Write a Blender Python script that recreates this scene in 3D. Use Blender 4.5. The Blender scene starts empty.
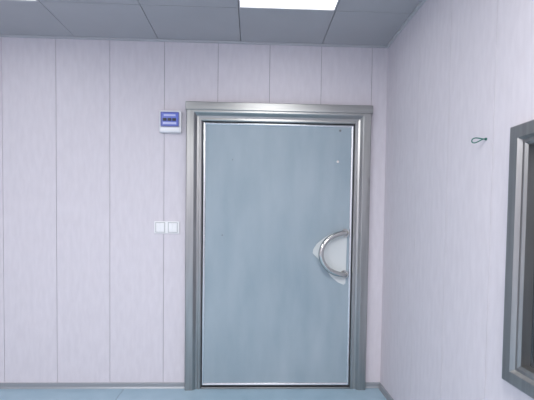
import bpy, math, bmesh
from mathutils import Matrix, Vector
S=bpy.context.scene
S.view_settings.view_transform='Standard'
S.view_settings.look='None'

# ---------------- materials ----------------
def nmat(name,col,rough=0.5,metal=0.0,spec=0.5):
    m=bpy.data.materials.new(name);m.use_nodes=True
    b=m.node_tree.nodes['Principled BSDF']
    b.inputs['Base Color'].default_value=(*col,1);b.inputs['Roughness'].default_value=rough
    b.inputs['Metallic'].default_value=metal;b.inputs['Specular IOR Level'].default_value=spec
    return m
def noisy(name,c1,c2,scale=(1,1,1),nscale=5,rough=0.5,metal=0,bump=0.0,detail=6,spec=0.5,lo=0.35,hi=0.65,rvar=0.0):
    m=nmat(name,c1,rough,metal,spec);nt=m.node_tree;N=nt.nodes;L=nt.links
    b=N['Principled BSDF']
    tc=N.new('ShaderNodeTexCoord');mp=N.new('ShaderNodeMapping');mp.inputs['Scale'].default_value=scale
    nz=N.new('ShaderNodeTexNoise');nz.inputs['Scale'].default_value=nscale;nz.inputs['Detail'].default_value=detail
    L.new(tc.outputs['Object'],mp.inputs['Vector']);L.new(mp.outputs[0],nz.inputs['Vector'])
    r=N.new('ShaderNodeValToRGB');r.color_ramp.elements[0].position=lo;r.color_ramp.elements[1].position=hi
    r.color_ramp.elements[0].color=(*c1,1);r.color_ramp.elements[1].color=(*c2,1)
    L.new(nz.outputs['Fac'],r.inputs[0]);L.new(r.outputs[0],b.inputs['Base Color'])
    if bump:
        bp=N.new('ShaderNodeBump');bp.inputs['Strength'].default_value=bump;bp.inputs['Distance'].default_value=0.002
        L.new(nz.outputs['Fac'],bp.inputs['Height']);L.new(bp.outputs[0],b.inputs['Normal'])
    if rvar:
        mr=N.new('ShaderNodeMapRange');mr.inputs['To Min'].default_value=rough-rvar;mr.inputs['To Max'].default_value=rough+rvar
        L.new(nz.outputs['Fac'],mr.inputs[0]);L.new(mr.outputs[0],b.inputs['Roughness'])
    return m
M_wall=noisy('wall_panel_mat',(0.69,0.65,0.70),(0.73,0.69,0.74),(1,1,0.25),32,0.5,bump=0.2,spec=0.3)
M_seam=nmat('seam_mat',(0.24,0.23,0.25),0.8)
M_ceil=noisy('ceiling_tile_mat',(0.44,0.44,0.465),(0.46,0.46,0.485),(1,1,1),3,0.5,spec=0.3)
M_trimw=nmat('ceiling_trim_mat',(0.55,0.55,0.58),0.4)
M_floor=noisy('floor_vinyl_mat',(0.33,0.47,0.57),(0.37,0.51,0.61),(1,1,1),6,0.35,spec=0.4)
M_steel=noisy('brushed_steel_mat',(0.35,0.355,0.35),(0.43,0.435,0.43),(1,1,0.05),40,0.30,metal=0.95,rvar=0.06)
M_steelh=noisy('brushed_steel_h_mat',(0.35,0.355,0.35),(0.43,0.435,0.43),(0.05,1,1),40,0.30,metal=0.95,rvar=0.06)
M_steelw=noisy('window_steel_mat',(0.31,0.31,0.31),(0.37,0.37,0.37),(1,1,0.05),40,0.34,metal=0.9,rvar=0.05)
M_chrome=nmat('chrome_mat',(0.60,0.60,0.58),0.16,1.0)
M_alu=nmat('aluminium_edge_mat',(0.76,0.78,0.80),0.25,0.9)
M_base=nmat('baseboard_mat',(0.33,0.35,0.38),0.4,0.3)
M_dark=nmat('dark_gap_mat',(0.07,0.07,0.08),0.7)
M_screw_shade=nmat('screw_and_shade_line_mat',(0.2,0.21,0.22),0.6)  # dark grey: small screws, and the painted shadow line around the switch rockers
M_white=nmat('white_plastic_mat',(0.86,0.86,0.88),0.35)
M_white2=nmat('white_rocker_mat',(0.92,0.92,0.93),0.3)
M_plate=nmat('handle_plate_mat',(0.68,0.71,0.71),0.35)
M_green=nmat('green_cord_mat',(0.01,0.13,0.10),0.6)
# door leaf: mottled, vertically brushed
M_leaf=noisy('door_leaf_mat',(0.285,0.365,0.42),(0.385,0.455,0.505),(1.0,1,0.28),6,0.42,detail=10,spec=0.4,lo=0.28,hi=0.74,rvar=0.08)
# glass
M_glass=nmat('window_glass_mat',(0.9,0.95,1.0),0.03);g=M_glass.node_tree.nodes['Principled BSDF'];g.inputs['Transmission Weight'].default_value=1.0;g.inputs['IOR'].default_value=1.5
M_blue=nmat('blue_cover_mat',(0.16,0.21,0.66),0.2)
M_bluef=nmat('blue_rim_mat',(0.08,0.11,0.45),0.3)
M_bluel=nmat('blue_label_mat',(0.50,0.55,0.85),0.3)
def emis(name,col,s):
    m=nmat(name,col,0.5);b=m.node_tree.nodes['Principled BSDF'];b.inputs['Emission Color'].default_value=(*col,1);b.inputs['Emission Strength'].default_value=s;return m
M_led=emis('led_diffuser_mat',(1.0,1.0,0.98),2.2)

# ---------------- geometry helpers ----------------
class MB:
    def __init__(s): s.bm=bmesh.new();s.mats=[]
    def mi(s,m):
        if m not in s.mats:s.mats.append(m)
        return s.mats.index(m)
    def box(s,a,b,m,bev=0):
        i=s.mi(m);a,b=[min(p) for p in zip(a,b)],[max(p) for p in zip(a,b)]
        r=bmesh.ops.create_cube(s.bm,size=1)
        vs=r['verts']
        for v in vs:
            v.co=Vector([(a[k]+b[k])/2+v.co[k]*(b[k]-a[k]) for k in range(3)])
        fs={f for v in vs for f in v.link_faces}
        for f in fs:f.material_index=i
        if bev:
            es=list({e for v in vs for e in v.link_edges})
            bmesh.ops.bevel(s.bm,geom=es,offset=bev,segments=2,profile=0.5,affect='EDGES',material=i)
    def faces(s,verts,faces,m,smooth=False):
        i=s.mi(m);vs=[s.bm.verts.new(v) for v in verts]
        for f in faces:
            ff=s.bm.faces.new([vs[k] for k in f]);ff.material_index=i;ff.smooth=smooth
    def cyl(s,c,axis,r,h,m,seg=24,r2=None):
        i=s.mi(m);q=Vector((0,0,1)).rotation_difference(Vector(axis).normalized()).to_matrix().to_4x4()
        rr=bmesh.ops.create_cone(s.bm,cap_ends=True,segments=seg,radius1=r,radius2=r if r2 is None else r2,depth=h,matrix=Matrix.Translation(c)@q)
        for f in {f for v in rr['verts'] for f in v.link_faces}:f.material_index=i
    def tube(s,pts,r,m,seg=14,closed=False):
        i=s.mi(m);n=len(pts);pts=[Vector(p) for p in pts];rings=[];prev=None
        for k in range(n):
            if closed:t=pts[(k+1)%n]-pts[k-1]
            else:t=pts[min(k+1,n-1)]-pts[max(k-1,0)]
            t.normalize()
            if prev is None:
                u=t.orthogonal().normalized()
            else:
                u=(prev-t*prev.dot(t)).normalized()
            prev=u;w=t.cross(u)
            rings.append([s.bm.verts.new(pts[k]+r*(math.cos(2*math.pi*j/seg)*u+math.sin(2*math.pi*j/seg)*w)) for j in range(seg)])
        for k in range(n if closed else n-1):
            A,B=rings[k],rings[(k+1)%n]
            for j in range(seg):
                f=s.bm.faces.new((A[j],A[(j+1)%seg],B[(j+1)%seg],B[j]));f.material_index=i;f.smooth=True
        if not closed:
            for R_ in (rings[0],rings[-1]):
                f=s.bm.faces.new(R_);f.material_index=i
    def prism(s,poly,d0,d1,mapf,m):
        n=len(poly);vs=[mapf(a,b,d0) for a,b in poly]+[mapf(a,b,d1) for a,b in poly]
        fs=[list(range(n)),list(range(n,2*n))[::-1]]+[[k,(k+1)%n,n+(k+1)%n,n+k] for k in range(n)]
        s.faces(vs,fs,m)
    def sweep(s,a0,a1,b0,b1,prof,mapf,m,closed=True,mh=None):
        # prof: (u outward, d depth)
        if closed: cs=[(a0,b0,-1,-1),(a0,b1,-1,1),(a1,b1,1,1),(a1,b0,1,-1)]
        else: cs=[(a0,b0,-1,0),(a0,b1,-1,1),(a1,b1,1,1),(a1,b0,1,0)]
        n=len(prof);segs=[(0,1),(1,2),(2,3)]+([(3,0)] if closed else [])
        for (p,q) in segs:
            vs=[]
            for c in (p,q):
                a,b,da,db=cs[c]
                vs+= [mapf(a+u*da,b+u*db,d) for u,d in prof]
            fs=[[k,(k+1)%n,n+(k+1)%n,n+k] for k in range(n)]
            if not closed:
                fs+=[list(range(n))] if p==0 else []
                fs+=[list(range(n,2*n))] if q==3 else []
            s.faces(vs,fs,(mh if (mh and (p,q) in ((1,2),(3,0))) else m))
    def done(s,name,parent=None,smooth_angle=None):
        bmesh.ops.recalc_face_normals(s.bm,faces=s.bm.faces)
        me=bpy.data.meshes.new(name);s.bm.to_mesh(me);s.bm.free()
        for m in s.mats:me.materials.append(m)
        o=bpy.data.objects.new(name,me);S.collection.objects.link(o)
        if parent:o.parent=parent
        return o
def empty(name):
    e=bpy.data.objects.new(name,None);S.collection.objects.link(e);return e

XW=1.06;XL=-3.4;YF=-5.0;ZC=2.75
back=lambda a,b,d:(a,-d,b)
right=lambda a,b,d:(XW-d,a,b)

# ---------------- room ----------------
T=0.005;G=0.0016
def wall_panels(mb,mapf,a0,a1,seams,hole=None,thick=0.12):
    ed=[a0]+[s for s in seams if a0<s<a1]+[a1]
    def bx(x0,x1,z0,z1,d0,d1,m):
        if x1-x0<1e-4 or z1-z0<1e-4:return
        mb.box(mapf(x0,z0,d0),mapf(x1,z1,d1),m)
    def cut(x0,x1,d0,d1,m):
        if hole and x0<hole[1] and x1>hole[0]:
            h0,h1,g0,g1=hole
            bx(x0,max(x0,h0),0,ZC,d0,d1,m);bx(min(x1,h1),x1,0,ZC,d0,d1,m)
            xa,xb=max(x0,h0),min(x1,h1)
            bx(xa,xb,0,g0,d0,d1,m);bx(xa,xb,g1,ZC,d0,d1,m)
        else:bx(x0,x1,0,ZC,d0,d1,m)
    cut(a0,a1,-thick,-T,M_seam)
    for i in range(len(ed)-1):
        cut(ed[i]+(G if i else 0),ed[i+1]-(G if i<len(ed)-2 else 0),-T,0,M_wall)
mb=MB();wall_panels(mb,back,XL,XW,[-1.95-0.411*k for k in (1,2,3)][::-1]+[-1.95,-1.54,-1.127,-0.705,-0.287,0.12,0.53,0.935]);mb.done('wall_back')
WY0,WY1,WZ0,WZ1=-2.55,-1.685,0.80,1.68   # window clear opening
mb=MB();wall_panels(mb,right,YF,0,sorted([-0.205-0.415*k for k in range(12)]),hole=(WY0,WY1,WZ0,WZ1));mb.done('wall_right')
leftm=lambda a,b,d:(XL+d,a,b)
mb=MB();wall_panels(mb,leftm,YF,0,sorted([-0.3-0.41*k for k in range(12)]));mb.done('wall_left')
frontm=lambda a,b,d:(a,YF+d,b)
mb=MB();wall_panels(mb,frontm,XL,XW,sorted([0.8-0.41*k for k in range(10)]));mb.done('wall_front')
mb=MB()
fx=-1.01
mb.box((XL,YF,-0.1),(XW,0,-0.003),M_seam)
ed=[XL,-2.83,fx,XW]
for i in range(3): mb.box((ed[i]+(0.002 if i else 0),YF,-0.003),(ed[i+1]-(0.002 if i<2 else 0),0,0),M_floor)
mb.done('floor')
# ceiling tiles with gaps, light cells left out
lights=[(-0.11,0.53,-1.16,-0.52),(-2.03,-1.39,-1.16,-0.52),(-2.03,-1.39,-3.08,-2.44),(-0.11,0.53,-3.08,-2.44),(-2.03,-1.39,-4.36,-3.72),(-0.11,0.53,-4.36,-3.72)]
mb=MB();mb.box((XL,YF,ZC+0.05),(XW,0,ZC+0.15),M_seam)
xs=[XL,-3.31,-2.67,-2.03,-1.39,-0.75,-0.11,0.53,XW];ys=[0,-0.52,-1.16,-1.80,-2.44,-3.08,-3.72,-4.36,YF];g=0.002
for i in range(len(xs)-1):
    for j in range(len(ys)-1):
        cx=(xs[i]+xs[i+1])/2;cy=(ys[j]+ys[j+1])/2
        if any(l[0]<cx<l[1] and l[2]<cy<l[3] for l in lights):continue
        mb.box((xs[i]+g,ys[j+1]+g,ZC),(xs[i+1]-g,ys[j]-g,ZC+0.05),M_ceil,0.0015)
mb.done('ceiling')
for k,l in enumerate(lights):
    mb=MB();x0,x1,y0,y1=l;f=0.012
    mb.box((x0+f,y0+f,ZC+0.004),(x1-f,y1-f,ZC+0.02),M_led)
    for a,b in (((x0+.003,y0+.003),(x1-.003,y0+f)),((x0+.003,y1-f),(x1-.003,y1-.003)),((x0+.003,y0+f),(x0+f,y1-f)),((x1-f,y0+f),(x1-.003,y1-f))):
        mb.box((*a,ZC-0.002),(*b,ZC+0.03),M_trimw)
    mb.done('ceiling_light_panel' if k==0 else 'ceiling_light_panel.%03d'%k)
    if k>1:
        ld=bpy.data.lights.new('lamp_%d'%k,'AREA');ld.shape='SQUARE';ld.size=0.6;ld.energy=32
        ld.color=(1,0.99,0.98)
        lo=bpy.data.objects.new('lamp_%d'%k,ld);S.collection.objects.link(lo);lo.location=((x0+x1)/2,(y0+y1)/2,ZC-0.01)
# perimeter trims
mb=MB();mb.box((XL,-0.022,ZC-0.012),(XW-0.022,-0.0005,ZC-0.0005),M_trimw);mb.done('trim_1')
mb=MB();mb.box((XW-0.022,YF,ZC-0.012),(XW-0.0005,-0.0005,ZC-0.0005),M_trimw);mb.done('trim_2')
# baseboards (coved)
DX0,DX1=-0.525,0.93
bprof=[(0,0),(0.020,0),(0.012,0.012),(0.010,0.036),(0.004,0.042),(0,0.042)]
def baseb(name,p0,p1,nrm):
    mb=MB();vs=[]
    for p in (p0,p1):
        vs+=[(p[0]+nrm[0]*(d+.0005),p[1]+nrm[1]*(d+.0005),z+.0005) for d,z in bprof]
    n=len(bprof);mb.faces(vs,[list(range(n)),list(range(n,2*n))]+[[k,(k+1)%n,n+(k+1)%n,n+k] for k in range(n)],M_base)
    return mb
mb=baseb('b',(XL+.001,0),(DX0-.001,0),(0,-1));mb.done('baseboard_back_left')
mb=baseb('b',(DX1+.001,0),(XW-.001,0),(0,-1));mb.done('baseboard_back_right')
mb=baseb('b',(XW,-0.022),(XW,YF+.001),(-1,0));mb.done('baseboard_right')
mb=baseb('b',(XL,-0.022),(XL,YF+.001),(1,0));mb.done('baseboard_left')

# ---------------- door ----------------
door=empty('door_1')
LX0,LX1,LZ0,LZ1=-0.394,0.794,0.028,2.119
ix0,ix1,iz1=-0.402,0.802,2.127
W=ix0-DX0
mb=MB()
prof=[(0,0.0008),(0,0.030),(0.008,0.036),(0.022,0.036),(0.026,0.030),(0.040,0.034),(0.058,0.052),(0.064,0.056),(W-0.006,0.056),(W,0.050),(W,0.0008)]
mb.sweep(ix0,ix1,0.0005,iz1,prof,back,M_steel,closed=False,mh=M_steelh)
mb.done('door_frame',door)
mb=MB();mb.box((DX0-.004,-0.066,iz1+0.078),(DX1+.004,-0.0008,iz1+0.078+0.062),M_steelh,0.004);mb.done('frame_head_cap',door)
mb=MB();mb.box((ix0+.0005,-0.006,0.0005),(ix1-.0005,-0.0008,iz1-.0005),M_dark);mb.done('rebate_backing',door)
mb=MB();mb.box((ix0+.002,-0.034,0.0008),(ix1-.002,-0.008,0.014),M_steelh,0.003);mb.done('threshold',door)
mb=MB();mb.box((LX0+.012,-0.022,LZ0+.012),(LX1-.012,-0.0065,LZ1-.012),M_leaf);mb.done('door_leaf',door)
mb=MB();mb.sweep(LX0+.020,LX1-.020,LZ0+.020,LZ1-.020,[(0,0.0068),(0,0.024),(0.004,0.028),(0.010,0.030),(0.016,0.029),(0.020,0.024),(0.020,0.0068)],back,M_alu);mb.done('leaf_edging',door)
mb=MB()
mb.cyl((0.67,-0.0235,1.83),(0,1,0),0.010,0.004,M_chrome)
mb.cyl((-0.24,-0.0235,1.235),(0,1,0),0.005,0.003,M_screw_shade)
mb.cyl((-0.165,-0.0235,1.83),(0,1,0),0.004,0.003,M_screw_shade)
mb.cyl((0.685,-0.0235,2.075),(0,1,0),0.009,0.004,M_screw_shade)
mb.done('leaf_screw',door)
# handle backplate & grip
poly=[(0.745,1.268),(0.70,1.275),(0.64,1.262),(0.575,1.225),(0.515,1.175),(0.487,1.132),(0.482,1.10),(0.505,1.075),(0.545,1.04),(0.59,0.98),(0.63,0.915),(0.69,0.865),(0.735,0.847),(0.75,0.86),(0.755,1.255)]
mb=MB();mb.prism(poly,0.0225,0.028,back,M_plate);mb.done('handle_backplate',door)
mb=MB()
cx,cz=0.735,1.10;rx,rz=0.20,0.165
pts=[(cx+.005,-0.028,cz+rz)]
n=28
for k in range(n+1):
    a=math.pi/2+math.pi*k/n
    out=0.045+0.035*math.sin(math.pi*k/n)
    pts.append((cx+rx*math.cos(a)*1.0,-(0.028+out),cz+rz*math.sin(a)))
pts.append((cx+.005,-0.028,cz-rz))
mb.tube(pts,0.0205,M_chrome,16)
for sg in (1,-1): mb.cyl((cx+.004,-0.033,cz+sg*rz),(0,1,0),0.032,0.010,M_chrome)
mb.done('grab_handle',door)

# ---------------- window on right wall ----------------
win=empty('window_1')
mb=MB()
prof=[(-0.010,-0.05),(-0.010,0.008),(0.0,0.016),(0.012,0.016),(0.022,0.032),(0.068,0.032),(0.072,0.028),(0.072,0.0008),(-0.0005,0.0008),(-0.0005,-0.05)]
mb.sweep(WY0,WY1,WZ0,WZ1,prof,right,M_steelw,closed=True)
mb.done('window_frame',win)
mb=MB();mb.box((XW+0.030,WY0+.011,WZ0+.011),(XW+0.036,WY1-.011,WZ1-.011),M_glass);mb.done('window_pane',win)
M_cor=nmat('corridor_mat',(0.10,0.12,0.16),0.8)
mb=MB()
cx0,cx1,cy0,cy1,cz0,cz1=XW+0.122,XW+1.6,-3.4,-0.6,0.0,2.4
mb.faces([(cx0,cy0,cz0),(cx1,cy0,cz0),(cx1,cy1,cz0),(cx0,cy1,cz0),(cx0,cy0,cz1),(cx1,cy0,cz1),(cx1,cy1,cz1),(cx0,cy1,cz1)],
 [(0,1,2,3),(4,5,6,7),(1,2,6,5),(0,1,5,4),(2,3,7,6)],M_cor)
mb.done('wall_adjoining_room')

# ---------------- breaker box ----------------
bx=empty('circuit_breaker_box')
X0,X1,Z0,Z1=-0.735,-0.565,2.030,2.200
mb=MB();mb.box((X0,-0.045,Z0),(X1,-0.0008,Z1),M_white,0.008)
mb.box((X0+.012,-0.052,Z0+.010),(X1-.012,-0.0455,Z0+.036),M_white2,0.002);mb.done('housing',bx)
mb=MB();mb.sweep(X0+.022,X1-.022,Z0+.050,Z1-.024,[(0,0.0458),(0,0.064),(0.006,0.064),(0.006,0.0458)],back,M_bluef)
mb.done('cover_rim',bx)
mb=MB();mb.box((X0+.0225,-0.062,Z0+.0505),(X1-.0225,-0.046,Z1-.0245),M_blue,0.002);mb.done('blue_cover',bx)
mb=MB()
mb.box((X0+.040,-0.0655,Z1-.050),(X1-.040,-0.0625,Z1-.036),M_bluel,0.001)
mb.box((X0+.034,-0.0655,Z0+.058),(X1-.034,-0.0625,Z0+.074),M_bluel,0.001)
for k in range(3):
    a=X0+.034+k*.0365
    mb.box((a,-0.072,Z0+.084),(a+.028,-0.0625,Z0+.104),M_dark,0.002)
mb.done('breaker_switches',bx)

# ---------------- switches ----------------
sw=empty('light_switch')
X0,X1,Z0,Z1=-0.778,-0.582,1.241,1.339
mb=MB();mb.box((X0,-0.010,Z0),(X1,-0.0008,Z1),M_white2,0.002);mb.done('double_frame',sw)
for k in range(2):
    a=X0+.016+k*.098
    mb=MB();mb.box((a,-0.0155,Z0+.014),(a+.032,-0.0102,Z1-.014),M_white2,0.0015);mb.box((a+.0325,-0.0165,Z0+.014),(a+.0645,-0.0102,Z1-.014),M_white2,0.0015)
    mb.sweep(a-.002,a+.0665,Z0+.012,Z1-.012,[(0,.0101),(0,.0112),(.0025,.0112),(.0025,.0101)],back,M_screw_shade)  # thin dark outline puts a slight shadow around the rockers by colour
    mb.done('rocker_%d'%(k+1),sw)

# ---------------- green cord hook ----------------
hk=empty('cord_hook')
hy,hz=-1.40,1.748
mb=MB();mb.cyl((XW-0.003,hy,hz),(1,0,0),0.006,0.005,M_green)
mb.tube([(XW-0.005,hy,hz),(XW-0.009,hy+.002,hz+.001),(XW-0.014,hy+.004,hz)],0.003,M_green,8);mb.done('wall_plug',hk)
mb=MB();pts=[]
for k in range(32):
    a=2*math.pi*k/32
    tp=0.016*(0.55-0.45*math.cos(a))  # teardrop, narrow at the wall
    pts.append((XW-0.034+0.021*math.cos(a),hy+0.014-0.010*math.cos(a),hz-0.002+tp*math.sin(a)+0.003*math.cos(a)))
mb.tube(pts,0.0026,M_green,8,closed=True);mb.done('cord_loop',hk)

# ---------------- world & camera ----------------
w=bpy.data.worlds.new('world');S.world=w;w.use_nodes=True
w.node_tree.nodes['Background'].inputs[0].default_value=(0.02,0.02,0.02,1)
cam=bpy.data.cameras.new('camera');co=bpy.data.objects.new('camera',cam);S.collection.objects.link(co)
F=400.0
cam.lens=36*F/534;cam.shift_y=0.06
R=Matrix.Rotation(-0.036,3,'Z')@Matrix.Rotation(math.pi/2-0.035,3,'X')@Matrix.Rotation(0.0135,3,'Z')
co.matrix_world=Matrix.Translation((0,-3.2,1.375))@R.to_4x4()
cam.clip_start=0.05
S.camera=co
